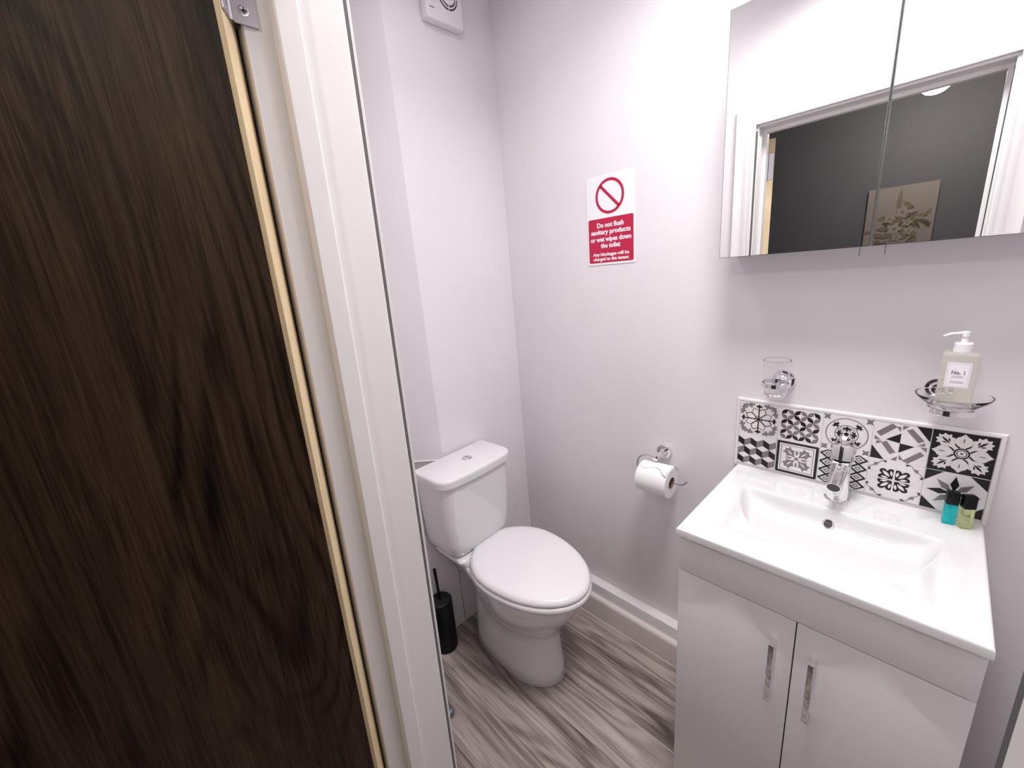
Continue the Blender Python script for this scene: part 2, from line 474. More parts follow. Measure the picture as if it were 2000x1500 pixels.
def seat_ring(z, ins, n=96):
    out = []
    am, af, ab, w, wb = .340, .626, .150, .184, .112
    for i in range(n):
        t = 2 * pi * i / n
        c, s = cos(t), sin(t)
        if c >= 0:
            a = am + (af - am - ins) * c; b = (w - ins) * s
        else:
            e = abs(c) ** .62
            a = am + (ab + ins - am) * e
            k = e
            ww = (w - ins) + (wb - w) * (k ** 2.0)
            b = ww * math.copysign(abs(s) ** .42, s) if abs(s) > 1e-6 else 0
        out.append(T2(a, b, z))
    return out
bm = new()
loft(bm, [seat_ring(.4215, .004), seat_ring(.423, .000), seat_ring(.430, -.002), seat_ring(.438, -.001), seat_ring(.4425, .003)])
link('toilet_seat', bm, M_plastic, tl, sharp=60)
bm = new()
loft(bm, [seat_ring(.4450, .007), seat_ring(.4465, .003), seat_ring(.452, .001), seat_ring(.458, .003), seat_ring(.464, .008), seat_ring(.4675, .015), seat_ring(.4695, .03), seat_ring(.471, .06)])
link('toilet_lid', bm, M_plastic, tl, sharp=60)
for s in (-1, 1):
    bm = new(); p = T2(.150, s * .070, .423); q = T2(.150, s * .100, .423)
    tube(bm, [(p[0], p[1], .440), (q[0], q[1], .440)], .010)
    box(bm, p[0] - .008, p[0] + .008, min(p[1], q[1]), max(p[1], q[1]), .4300, .440)
    link('seat_hinge', bm, M_plastic, tl)

# ------------------------------------------------------------ toilet brush
bx, by = .040, -.586
t = thing('toilet_brush', 'black toilet brush in its round holder left of the toilet', 'toilet brush', (bx, by, 0))
bm = new(); lathe(bm, (bx, by, 0), (0, 0, 1), [(0, .043), (.003, .048), (.225, .048), (.228, .046), (.224, .044)], 48)
link('holder', bm, M_black, t)
bm = new(); lathe(bm, (bx, by, .2245), (0, 0, 1), [(0, .044), (.005, .044), (.008, .041), (.009, .010)], 48)
link('lid', bm, M_bmat, t)
bm = new(); tube(bm, [(bx, by, .232), (bx - .003, by - .002, .375)], [.0055, .0065], 16)
link('handle', bm, M_black, t)

# ------------------------------------------------------------ small pedal bin with liner
px, py = .212, -.800
t = thing('pedal_bin', 'small dark grey bin with a pale liner edge beside the door frame', 'bin', (px, py, 0))
bm = new(); lathe(bm, (px, py, 0), (0, 0, 1), [(0, .078), (.012, .082), (.012, .078), (.20, .080), (.205, .078)], 48)
link('body', bm, M_bin, t)
bm = new()
rings = []
for zz, rb in ((.205, .079), (.200, .0825), (.172, .0835), (.150, .083)):
    rings.append([(px + (rb + .002 * sin(9 * a) + (.0015 * sin(23 * a))) * cos(a), py + (rb + .002 * sin(9 * a) + .0015 * sin(23 * a)) * sin(a), zz + (.006 * sin(7 * a) if zz < .16 else 0)) for a in [2 * pi * i / 96 for i in range(96)]])
loft(bm, rings, False, False)
o = link('liner', bm, M_liner, t); md = o.modifiers.new('s', 'SOLIDIFY'); md.thickness = .0006
bm = new(); lathe(bm, (px, py, .2052), (0, 0, 1), [(0, .080), (.010, .078), (.022, .060), (.028, .02), (.029, .001)], 48)
link('lid', bm, M_bin, t)
bm = new(); box(bm, px + .040, px + .090, py + .030, py + .068, .004, .030, .008, 3)
link('pedal', bm, M_bin, t)

# ------------------------------------------------------------ extractor fan
t = thing('extractor_fan', 'white square extractor fan high on the wall above the toilet', 'extractor fan', (0, -.236, 2.37))
bm = new(); box(bm, .0005, .036, -.312, -.162, 2.298, 2.448, .006, 3)
link('housing', bm, M_fan, t)
bm = new()
cy_, cz_ = -.222, 2.378
lathe(bm, (.0355, cy_, cz_), (1, 0, 0), [(0, .040), (.0005, .040), (.0008, .001)], 48)
link('grille_recess', bm, M_grille, t)
bm = new()
def torus(bm, o, n, R, r, seg=48, ss=10, mi=0):
    o = Vector(o); a, b = frame_of(n); n = Vector(n).normalized()
    vr = []
    for i in range(seg):
        t_ = 2 * pi * i / seg; d = a * cos(t_) + b * sin(t_)
        vr.append([bm.verts.new(o + d * (R + r * cos(2 * pi * k / ss)) + n * r * sin(2 * pi * k / ss)) for k in range(ss)])
    for i in range(seg):
        A, B = vr[i], vr[(i + 1) % seg]
        for k in range(ss):
            bm.faces.new((A[k], A[(k + 1) % ss], B[(k + 1) % ss], B[k])).material_index = mi
torus(bm, (.037, cy_, cz_), (1, 0, 0), .033, .0022)
for k in range(4):
    a = pi / 4 + k * pi / 2 + .8
    tube(bm, [(.037, cy_ + .022 * cos(a), cz_ + .022 * sin(a)), (.037, cy_ + .041 * cos(a), cz_ + .041 * sin(a))], .0015, 8)
link('grille_ring', bm, M_fan, t)
bm = new(); lathe(bm, (.0362, cy_, cz_), (1, 0, 0), [(0, .026), (.004, .026), (.006, .022), (.007, .001)], 48)
link('centre_cap', bm, M_fan, t)
bm = new(); box(bm, .0358, .0364, -.300, -.281, 2.3265, 2.3295)
link('maker_mark', bm, M_ink, t)

# ------------------------------------------------------------ writing
def text_obj(txt, size, mat_, parent, x, y, z, name='lettering', offset=0.0, width=None, bold=.0):
    cu = bpy.data.curves.new('txt', 'FONT'); cu.body = txt; cu.size = size; cu.align_x = 'CENTER'; cu.align_y = 'CENTER'
    cu.offset = bold; cu.resolution_u = 3; cu.extrude = .0001
    ob = bpy.data.objects.new('txt', cu); C.objects.link(ob)
    bpy.context.view_layer.update()
    me = bpy.data.meshes.new_from_object(ob.evaluated_get(bpy.context.evaluated_depsgraph_get()))
    bpy.data.objects.remove(ob)
    xs = [v.co.x for v in me.vertices]; ww = max(xs) - min(xs); mid = (max(xs) + min(xs)) / 2
    k = width / ww if width else 1
    O = Vector(parent['_o'])
    for v in me.vertices:
        X, Y, Z = v.co
        v.co = Vector((x + (X - mid) * k, y - Z, z + Y)) - O
    me.materials.append(mat_)
    o = bpy.data.objects.new(name, me); C.objects.link(o); o.parent = parent
    return o

# ------------------------------------------------------------ sign
t = thing('wall_sign', 'white notice with red prohibition circle and red text panel', 'sign', (.497, 0, 1.62))
bm = new(); box(bm, .405, .589, -.0020, -.0002, 1.483, 1.766, .0004, 1)
link('backing', bm, M_sign, t)
bm = new()
def roundrect(bm, x0, x1, z0, z1, r, y0, y1, mi=0):
    pts = []
    for cx, cz, st in ((x1 - r, z1 - r, 0), (x0 + r, z1 - r, 90), (x0 + r, z0 + r, 180), (x1 - r, z0 + r, 270)):
        for k in range(7):
            a = radians(st + 15 * k); pts.append((cx + r * cos(a), cz + r * sin(a)))
    loft(bm, [[(x, y0, z) for x, z in pts], [(x, y1, z) for x, z in pts]], mi=mi)
roundrect(bm, .4105, .5835, 1.490, 1.634, .006, -.0020, -.0023)
link('red_panel', bm, M_red, t)
bm = new()
cx, cz = .4965, 1.700
R0, R1 = .0545, .0455
n = 64
v = [[bm.verts.new((cx + r * cos(2 * pi * i / n), y, cz + r * sin(2 * pi * i / n))) for i in range(n)] for r, y in ((R0, -.0020), (R0, -.0023), (R1, -.0023), (R1, -.0020))]
for a, b in zip(v, v[1:]):
    for i in range(n): bm.faces.new((a[i], a[(i + 1) % n], b[(i + 1) % n], b[i]))
hw = .0048; L = .048
ux, uz = sin(radians(45)), -cos(radians(45))
pts = [(cx + s1 * ux * L - s2 * uz * hw, cz + s1 * uz * L + s2 * ux * hw) for s1, s2 in ((-1, -1), (1, -1), (1, 1), (-1, 1))]
loft(bm, [[(x, -.0020, z) for x, z in pts], [(x, -.0023, z) for x, z in pts]])
link('prohibition_circle', bm, M_red, t)
for s, z, wd, sz in (('Do not flush', 1.6115, .103, .021), ('sanitary products', 1.5900, .152, .021), ('or wet wipes down', 1.5665, .157, .021), ('the toilet', 1.5455, .076, .021),
                     ('Any blockages will be', 1.5175, .141, .0145), ('charged to the tenant', 1.5020, .138, .0145)):
    text_obj(s, sz, M_sign, t, .497, -.0024, z, width=wd, bold=.0007 if sz > .02 else .0005)

# ------------------------------------------------------------ mirror cabinet
MX0, MX1, MXS = .8915, 1.4735, 1.1850
MZ0, MZ1 = 1.473, 2.002
t = thing('mirror_cabinet', 'two-door mirrored wall cabinet above the basin', 'mirror cabinet', (1.18, 0, MZ0))
bm = new(); box(bm, MX0 + .003, MX1 - .003, -.1040, -.0005, MZ0 + .001, MZ1 - .001, .001, 1)
link('carcass', bm, M_trim, t)
for k, (a, b) in enumerate(((MX0, MXS - .0014), (MXS + .0014, MX1))):
    bm = new(); box(bm, a, b, -.1195, -.1050, MZ0, MZ1, mi=1)
    # mirror face with a fine polished border
    e = .0012
    box(bm, a + e, b - e, -.1200, -.1195, MZ0 + e, MZ1 - e, mi=0)
    d = link('door', bm, [M_mirror, M_mdge], t, smooth=False)
    px_ = 1.1690 if k == 0 else 1.2090
    bm = new(); box(bm, px_ - .0012, px_ + .0012, -.1190, -.112, MZ0 - .019, MZ0 - .0002, .0003, 1)
    link('pull_tab', bm, M_steel, d)

# ------------------------------------------------------------ splashback
SX, SW = .9300, .0990
SZ2, SZ1, SZ0 = 1.0670, .9700, .8725
t = thing('splashback', 'patterned black and white tile splashback between basin and wall', 'splashback', (1.18, 0, .8650))
bm = new(); box(bm, SX, SX + 5 * SW, -.0050, -.0004, .8640, SZ2)
link('grout', bm, M_grout, t)
bm = new()
tr = []
for yy, e in ((-.0004, .0085), (-.0060, .0085), (-.0085, .0065), (-.0090, .0035), (-.0080, .0005), (-.0050, 0)):
    tr.append((yy, e))
rings = []
for (x, sx, z, sz) in ((SX, -1, .8640, 0), (SX, -1, SZ2, 1), (SX + 5 * SW, 1, SZ2, 1), (SX + 5 * SW, 1, .8640, 0)):
    rings.append([(x + sx * e, yy, z + sz * e) for yy, e in tr] + [(x, -.0050 + .0046, z)])
loft(bm, rings)
link('edge_trim', bm, M_trim, t)

class Tile:
    """flat decoration on a tile; u, v run -1..1, v up; mi 0 white 1 grey 2 charcoal"""
    def __init__(s, col, row, bg=0):
        z1, z0 = (SZ2, SZ1) if row == 0 else (SZ1, SZ0)
        s.x0 = SX + col * SW; s.cx = s.x0 + SW / 2; s.cz = (z0 + z1) / 2
        s.hx = SW / 2 - .0002; s.hz = (z1 - z0) / 2 - .0002
        s.n = 0; s.bm = new(); box(s.bm, s.cx - s.hx, s.cx + s.hx, -.0072, -.0051, s.cz - s.hz, s.cz + s.hz, .0004, 1, mi=bg)
    def poly(s, pts, mi, lay=1):
        s.n += 1; y = -.00735 - .00012 * lay - .0000012 * s.n
        vs = [s.bm.verts.new((s.cx + max(-1, min(1, u)) * s.hx * .985, y, s.cz + max(-1, min(1, v)) * s.hz * .985)) for u, v in pts]
        try: s.bm.faces.new(vs).material_index = mi
        except ValueError: pass
    def xf(s, pts, ang=0, sc=1, at=(0, 0)):
        c, n = cos(radians(ang)), sin(radians(ang))
        return [(at[0] + sc * (x * c - y * n), at[1] + sc * (x * n + y * c)) for x, y in pts]
    def circ(s, at, r, mi, lay=1, n=28): s.poly([(at[0] + r * cos(2 * pi * i / n), at[1] + r * sin(2 * pi * i / n)) for i in range(n)], mi, lay)
    def line(s, pts, wd, mi, lay=1):
        for (a, b) in zip(pts, pts[1:]):
            dx, dy = b[0] - a[0], b[1] - a[1]; L = sqrt(dx * dx + dy * dy) or 1
            nx, ny = -dy / L * wd / 2, dx / L * wd / 2
            ex, ey = dx / L * wd * .25, dy / L * wd * .25
            s.poly([(a[0] - ex + nx, a[1] - ey + ny), (a[0] - ex - nx, a[1] - ey - ny), (b[0] + ex - nx, b[1] + ey - ny), (b[0] + ex + nx, b[1] + ey + ny)], mi, lay)
    def ring(s, at, r, wd, mi, lay=1, n=40): s.line([(at[0] + r * cos(2 * pi * i / n), at[1] + r * sin(2 * pi * i / n)) for i in range(n + 1)], wd, mi, lay)
    def lens(s, a, b, wd, mi, lay=1, n=10):
        dx, dy = b[0] - a[0], b[1] - a[1]
        P = [(a[0] + dx * k / n - dy * wd * sin(pi * k / n), a[1] + dy * k / n + dx * wd * sin(pi * k / n)) for k in range(n + 1)]
        Q = [(a[0] + dx * k / n + dy * wd * sin(pi * k / n), a[1] + dy * k / n - dx * wd * sin(pi * k / n)) for k in range(n - 1, 0, -1)]
        s.poly(P + Q, mi, lay)
    def fleur(s, at, ang, sc, mi, lay=1):
        s.poly(s.xf([(-.12, 0), (.12, 0), (.16, .35), (.62, .30), (.50, .55), (.72, .78), (.25, .72), (0, 1.05), (-.25, .72), (-.72, .78), (-.50, .55), (-.62, .30), (-.16, .35)], ang, sc, at), mi, lay)
    def done(s): link('tile', s.bm, [M_tile, M_grey, M_dark], t, smooth=False)

# 1 eight petals
q = Tile(0, 0)
for k in range(8):
    a = k * 45 + 22.5
    P = [(.10 + .62 * x, (.19 * sin(pi * x ** 1.25)) * 1.0) for x in [i / 10 for i in range(11)]]
    up = q.xf(P, a); dn = q.xf([(x, -y) for x, y in P], a)
    q.line(up, .042, 2 if k % 2 else 1); q.line(dn, .042, 2 if k % 2 else 1)
for k in range(4):
    q.line(q.xf([(.16, 0), (.70, 0)], 90 * k), .05, 2, 2)
    q.fleur(q.xf([(.66, 0)], 90 * k)[0], 90 * k - 90, .26, 2, 2)
    a = 45 + 90 * k
    for off in (-28, 0, 28):
        q.fleur(q.xf([(.78 if off else .88, 0)], a + off * .55)[0], a - 90 + off, .34, 1, 2)
q.circ((0, 0), .09, 2, 3); q.done()
# 2 linked circles
q = Tile(1, 0)
sh = [[1, 2, 1], [1, 1, 2], [2, 1, 2]]
for i in range(3):
    for j in range(3):
        cx, cz = -.60 + i * .60, -.60 + j * .60; r = .30
        m4 = [(cx + r, cz), (cx, cz + r), (cx - r, cz), (cx, cz - r)]
        for k in range(4):
            q.lens(m4[k], m4[(k + 1) % 4], .25, (1, 2, 1, 2, 1)[(i * 2 + j + k * (1 + (i + j) % 2)) % 5])
q.done()
# 3 target with arrows
q = Tile(2, 0)
q.ring((0, 0), .86, .045, 1); q.ring((0, 0), .48, .04, 1)
for k in range(4):
    a = 45 + 90 * k
    q.poly(q.xf([(.10, -.06), (.56, -.06), (.56, .06), (.10, .06)], a), 0, 2)
    q.line(q.xf([(.16, .045), (.56, .045)], a), .025, 2, 3); q.line(q.xf([(.16, -.045), (.56, -.045)], a), .025, 2, 3)
    q.fleur(q.xf([(.52, 0)], a)[0], a - 90, .27, 2, 3)
    q.fleur(q.xf([(.15, 0)], 90 * k)[0], 90 * k - 90, .28, 2, 3)
    c4 = q.xf([(1.22, 0)], a)[0]
    q.poly(q.xf([(-.15, -.15), (0, -.09), (.15, -.15), (.09, 0), (.15, .15), (0, .09), (-.15, .15), (-.09, 0)], 0, 1, c4), 1, 2)
q.circ((0, 0), .10, 2, 4); q.done()
# 4 strips and triangles
q = Tile(3, 0)
D, G = 2, 1
q.poly([(-.90, .42), (-.72, .22), (-.18, .82), (-.36, .98)], G); q.poly([(.16, .72), (.36, .84), (.82, .30), (.62, .16)], G)
q.poly([(-.66, -.12), (-.48, .02), (-.10, -.52), (-.30, -.66)], G); q.poly([(.18, -.88), (.38, -1), (.90, -.42), (.74, -.26)], G)
q.poly([(.48, 1), (1, 1), (1, .30)], D); q.poly([(-1, -.30), (-1, -1), (-.48, -1)], D)
q.poly([(-.52, .10), (0, .52), (0, 0)], D); q.poly([(0, 0), (.52, -.06), (0, -.50)], D)
for k in range(4):
    q.poly(q.xf([(.60, 0), (.86, .17), (.86, 0)], 90 * k + 3), G, 2); q.poly(q.xf([(.94, -.02), (.94, -.24), (.70, -.02)], 90 * k), G, 2)
q.done()
# 5 white flower on charcoal
q = Tile(4, 0, 2)
for k in range(4):
    a = 90 * k
    P = [(.24, 0), (.34, .15), (.48, .27), (.64, .29), (.76, .21), (.82, .12), (.96, 0), (.82, -.12), (.76, -.21), (.64, -.29), (.48, -.27), (.34, -.15)]
    q.poly(q.xf(P, a), 0); q.lens(q.xf([(.50, 0)], a)[0], q.xf([(.76, 0)], a)[0], .10, 1, 2)
    a += 45
    P = [(.24, 0), (.40, .06), (.58, .17), (.72, .30), (.80, .24), (.92, .33), (.96, .22), (1.10, .20), (1.06, .08), (1.18, 0), (1.06, -.08), (1.10, -.20), (.96, -.22), (.92, -.33), (.80, -.24), (.72, -.30), (.58, -.17), (.40, -.06)]
    q.poly(q.xf(P, a, .98), 0); q.lens(q.xf([(.58, 0)], a)[0], q.xf([(1.02, 0)], a)[0], .10, 2, 2)
    for s_ in (1, -1): q.lens(q.xf([(.66, .05 * s_)], a)[0], q.xf([(.82, .15 * s_)], a)[0], .16, 2, 2)
for k in range(8):
    q.line(q.xf([(.20, 0), (.46, 0)], 45 * k), .15, 0, 1)
q.circ((0, 0), .27, 0, 3); q.ring((0, 0), .23, .06, 2, 4)
for k in range(6): q.circ(q.xf([(.09, 0)], 60 * k)[0], .065, 0, 4, 14); 
q.ring((0, 0), .155, .03, 2, 5); q.circ((0, 0), .055, 1, 5); q.done()
# 6 tumbling blocks
q = Tile(0, 1)
w3 = 2 / 3
for j, zc in enumerate((.58, -.02, -.62)):
    for i in range(-1, 4):
        xc = -1 + w3 * i + (w3 / 2 if j % 2 == 0 else 0)
        def cl(P): return [(max(-1, min(1, u)), max(-1, min(1, v))) for u, v in P]
        L_ = [(xc - w3 / 2, zc + .20), (xc, zc), (xc, zc - .40), (xc - w3 / 2, zc - .20)]
        R_ = [(xc, zc), (xc + w3 / 2, zc + .20), (xc + w3 / 2, zc - .20), (xc, zc - .40)]
        if max(u for u, v in L_) > -1 + 1e-6 and min(u for u, v in L_) < 1 - 1e-6: q.poly(cl(L_), 2)
        if max(u for u, v in R_) > -1 + 1e-6 and min(u for u, v in R_) < 1 - 1e-6: q.poly(cl(R_), 1)
q.done()
# 7 framed leaves
q = Tile(1, 1)
def sqr(r, wd, mi): q.line([(-r, -r), (r, -r), (r, r), (-r, r), (-r, -r)], wd, mi)
sqr(.92, .13, 2); sqr(.76, .03, 1); 
for k in range(4):
    a = 45 + 90 * k
    q.poly(q.xf([(.12, 0), (.34, .12), (.46, .30), (.58, .20), (.80, .28), (.76, .12), (.86, 0), (.76, -.12), (.80, -.28), (.58, -.20), (.46, -.30), (.34, -.12)], a, .92), 1)
    q.lens(q.xf([(.28, 0)], a)[0], q.xf([(.66, 0)], a)[0], .10, 0, 2)
    q.lens(q.xf([(.20, 0)], 90 * k)[0], q.xf([(.54, 0)], 90 * k)[0], .17, 1)
q.circ((0, 0), .10, 1); q.done()
# 8 diamond lattice
q = Tile(2, 1)
dx, dz = .32, .25
for i in (-2, -1, 0, 1, 2):
    for j in range(4):
        zc = -.75 + j * 2 * dz + (dz if i % 2 else 0)
        xc = i * dx
        if zc > .80: continue
        q.line([(xc - dx, zc), (xc, zc + dz), (xc + dx, zc), (xc, zc - dz), (xc - dx, zc)], .085, 2)
        if abs(i) == 2:
            q.poly([(xc - .15, zc), (xc, zc + .12), (xc + .15, zc), (xc, zc - .12)], 1, 2)
            q.poly([(xc - .06, zc), (xc, zc + .05), (xc + .06, zc), (xc, zc - .05)], 0, 3)
q.done()
# 9 clover
q = Tile(3, 1)
for k in range(4):
    a = 45 + 90 * k
    q.circ(q.xf([(.34, 0)], a)[0], .235, 2, 1, 20)
    for da, rr_ in ((-30, .47), (0, .60), (30, .47)):
        q.circ(q.xf([(rr_, 0)], a + da)[0], .135, 2, 1, 20)
        q.lens(q.xf([(.22, 0)], a + da * .75)[0], q.xf([(rr_ + .04, 0)], a + da)[0], .17, 0, 3)
    q.poly(q.xf([(.06, 0), (.15, .06), (.22, 0), (.15, -.06)], a), 2, 4)
    c4 = q.xf([(1.14, 0)], a)[0]
    q.fleur(c4, a + 90, .17, 1, 2)
    for s_ in (1, -1):
        P = q.xf([(.98, .03 * s_), (1.02, .12 * s_), (1.06, .22 * s_), (1.03, .32 * s_)], a)
        q.line(P, .028, 1, 2); q.fleur(P[-1], a + (20 if s_ > 0 else 160), .17, 2, 2)
q.poly([(-.035, -.70), (.035, -.70), (.035, .70), (-.035, .70)], 0, 5); q.poly([(-.70, -.035), (.70, -.035), (.70, .035), (-.70, .035)], 0, 5)
q.done()
# 10 star
q = Tile(4, 1)
for k in range(8):
    q.poly(q.xf([(.10, 0), (.44, .145), (.88, 0), (.44, -.145)], 45 * k, 1 if k % 2 == 0 else .96), 2 if k % 2 == 0 else 1)
for k in range(4): q.poly(q.xf([(1, 1), (.42, 1), (1, .42)], 90 * k), 2)
q.done()

# ------------------------------------------------------------ vanity unit and basin
VX0, VX1, VY = .9300, 1.4300, -.4207
BT = .8635
t = thing('vanity_unit', 'pale gloss two-door vanity cabinet under the basin', 'vanity cabinet', (1.18, -.2, 0))
bm = new()
for (x0, x1, y0, y1, z0, z1) in ((VX0 + .002, VX0 + .018, -.384, -.002, 0, .840), (VX1 - .018, VX1 - .002, -.384, -.002, 0, .840), (VX0 + .018, VX1 - .018, -.384, -.002, .03, .046),
                                 (VX0 + .018, VX1 - .018, -.014, -.002, .046, .70), (VX0 + .018, VX1 - .018, -.370, -.355, 0, .03)):
    box(bm, x0, x1, y0, y1, z0, z1, .0008, 1)
link('carcass', bm, M_cab, t)
bm = new(); box(bm, VX0 + .002, VX1 - .002, -.402, -.385, .7375, .8425, .0012, 2)
link('fascia_panel', bm, M_cab, t)
for k, (x0, x1) in enumerate(((VX0 + .002, 1.1788), (1.1812, VX1 - .002))):
    bm = new(); box(bm, x0, x1, -.402, -.385, .012, .7345, .0012, 2)
    d = link('door', bm, M_cab, t)
    hx = 1.1450 if k == 0 else 1.2150
    bm = new()
    box(bm, hx - .0055, hx + .0055, -.4295, -.4225, .520, .672, .0010, 2)
    for zz in (.5245, .6675): box(bm, hx - .0045, hx + .0045, -.4235, -.4018, zz - .0045, zz + .0045, .0008, 1)
    link('handle', bm, M_chrome, d)

t = thing('basin', 'white rectangular ceramic basin on the vanity unit', 'basin', (1.18, -.2, .84))
bm = new()
IX0, IX1, IY0, IY1 = .9900, 1.3700, -.1230, -.3560
NX, NY = 150, 120
def sst(e0, e1, x):
    k = max(0, min(1, (x - e0) / (e1 - e0))); return k * k * (3 - 2 * k)
def bz(x, y):
    z = BT
    u = (x - (IX0 + IX1) / 2) / ((IX1 - IX0) / 2); tt = (IY0 - y) / (IY0 - IY1)
    if abs(u) < 1 and 0 < tt < 1:
        dx_ = (1 - abs(u)) * .19; db = tt * .233; df = (1 - tt) * .233
        sh_ = .016 * sst(0, .030, min(dx_, df)) * sst(0, .012, db)
        sh_ += .016 * sst(0, .10, min(dx_, df))  * sst(0, .02, db)
        arc = .02 + .77 * sqrt(max(0, 1 - u * u))
        s_ = (arc - tt) * .233
        dp = .085 * sst(-.014, .055, s_) * sst(-.004, .11, db)
        z -= sh_ + dp
    # rounded outer rim
    e = min(x - VX0, VX1 - x, y - VY)
    if e < .005: z -= .005 - sqrt(max(0, .005 ** 2 - (.005 - max(e, 0)) ** 2))
    return z
xs = sorted(set([VX0, VX0 + .0008, VX0 + .002, VX0 + .0035, VX0 + .005, VX1, VX1 - .0008, VX1 - .002, VX1 - .0035, VX1 - .005] + [VX0 + .006 + (VX1 - VX0 - .012) * i / NX for i in range(NX + 1)]))
ys = sorted(set([VY, VY + .0008, VY + .002, VY + .0035, VY + .005] + [VY + .006 + (-VY - .0068) * i / NY for i in range(NY + 1)]))
gv = [[bm.verts.new((x, y, bz(x, y))) for y in ys] for x in xs]
for i in range(len(xs) - 1):
    for j in range(len(ys) - 1):
        bm.faces.new((gv[i][j], gv[i + 1][j], gv[i + 1][j + 1], gv[i][j + 1]))
# skirt
def skirt(seq):
    prev = None
    for v_ in seq:
        b_ = bm.verts.new((v_.co.x, v_.co.y, .8445))
        if prev: bm.faces.new((prev[0], v_, b_, prev[1]))
        prev = (v_, b_)
skirt([gv[i][0] for i in range(len(xs))]); skirt([gv[-1][j] for j in range(len(ys))]); skirt([gv[i][-1] for i in range(len(xs) - 1, -1, -1)]); skirt([gv[0][j] for j in range(len(ys) - 1, -1, -1)])
# underside
ub = [bm.verts.new(p) for p in ((VX0, VY, .8445), (VX1, VY, .8445), (VX1, -.0008, .8445), (VX0, -.0008, .8445))]
ui = [bm.verts.new(p) for p in ((IX0 - .01, IY1 - .01, .8445), (IX1 + .01, IY1 - .01, .8445), (IX1 + .01, IY0 + .01, .8445), (IX0 - .01, IY0 + .01, .8445))]
ud = [bm.verts.new((v_.co.x, v_.co.y, .735)) for v_ in ui]
for i in range(4):
    j = (i + 1) % 4
    bm.faces.new((ub[i], ub[j], ui[j], ui[i])); bm.faces.new((ui[i], ui[j], ud[j], ud[i]))
bm.faces.new(ud)
bmesh.ops.remove_doubles(bm, verts=bm.verts, dist=1e-5)
link('bowl', bm, M_ceramic, t, sharp=50)
# overflow ring on the sloping back of the bowl
oy = -.1380; oz = bz(1.1795, oy)
nrm = Vector((0, -(bz(1.1795, oy + .003) - bz(1.1795, oy - .003)) / .006, 1)).normalized()
bm = new(); lathe(bm, Vector((1.1795, oy, oz)) - nrm * .004, nrm, [(0, .0125), (.0055, .0125), (.0068, .0110), (.0062, .0085), (.0050, .0080)], 36)
link('overflow_ring', bm, M_chrome, t)
bm = new(); lathe(bm, Vector((1.1795, oy, oz)) - nrm * .004, nrm, [(.0040, .0082), (.0053, .0082)], 30)
link('overflow_hole', bm, M_grille, t)
wz = bz(1.1795, -.245)
bm = new(); lathe(bm, (1.1795, -.245, wz - .002), (0, 0, 1), [(0, .020), (.0035, .020), (.0050, .016), (.0060, .001)], 36)
link('waste_plug', bm, M_chrome, t)

# ------------------------------------------------------------ mixer tap
fx, fy = 1.1810, -.0640
t = thing('mixer_tap', 'chrome mixer tap standing at the back of the basin', 'tap', (fx, fy, BT))
bm = new(); lathe(bm, (fx, fy, BT + .0002), (0, 0, 1), [(0, .0260), (.003, .0260), (.0045, .0235), (.0050, .0215), (.095, .0200), (.108, .0205), (.1085, .017)], 48)
link('body', bm, M_chrome, t)
bm = new(); tube(bm, smooth_path([(fx, fy - .008, BT + .090), (fx, fy - .036, BT + .084), (fx, fy - .064, BT + .074), (fx, fy - .080, BT + .067)], 5),
                 [.0185, .0182, .0178, .0174, .0170, .0166, .0162, .0158, .0155, .0152, .0150, .0149, .0148, .0147, .0146, .0145], 28)
sp = link('spout', bm, M_chrome, t)
dv = Vector((0, -.080 + .064, .067 - .074)).normalized()
bm = new(); lathe(bm, Vector((fx, fy - .080, BT + .067)) + dv * .0002, dv, [(0, .0128), (.0008, .0122), (.0010, .001)], 28)
link('aerator', bm, M_grille, sp)
bm = new()
ax = Vector((0, .10, 1)).normalized()
lathe(bm, (fx, fy, BT + .1105), ax, [(0, .0195), (.0015, .0245), (.036, .0248), (.0385, .0236), (.0395, .018), (.0398, .001)], 48)
lv = link('lever_cap', bm, M_chrome, t)
bm = new(); tube(bm, smooth_path([(fx, fy + .004, BT + .146), (fx, fy + .004, BT + .156), (fx, fy - .004, BT + .166)], 4), .0045, 12)
link('lever', bm, M_chrome, lv)
bm = new(); box(bm, fx - .004, fx + .004, fy - .0240, fy - .0225, BT + .113, BT + .117, .0003, 1)
link('temperature_mark', bm, M_grille, lv)

# ------------------------------------------------------------ toilet roll holder and roll
t = thing('toilet_roll_holder', 'chrome wall-mounted wire toilet roll holder', 'toilet roll holder', (.699, 0, .843))
bm = new(); lathe(bm, (.699, -.0003, .843), (0, -1, 0), [(0, .026), (.010, .026), (.013, .024), (.0135, .020), (.0145, .001)], 48)
link('wall_plate', bm, M_chrome, t)
bm = new(); lathe(bm, (.699, -.013, .843), (0, -1, 0), [(0, .008), (.048, .008), (.050, .006)], 24)
lathe(bm, (.699, -.058, .843), (0, -1, 0), [(0, .010), (.014, .010), (.016, .007)], 24)
link('arm', bm, M_chrome, t)
bm = new()
tube(bm, smooth_path([(.699, -.066, .843), (.672, -.068, .845), (.648, -.072, .838), (.636, -.074, .818), (.638, -.076, .795), (.650, -.078, .779),
                      (.680, -.080, .776), (.740, -.080, .776), (.786, -.080, .776), (.802, -.080, .783), (.812, -.080, .795)], 6), .0027, 12)
link('wire_bar', bm, M_steel, t)

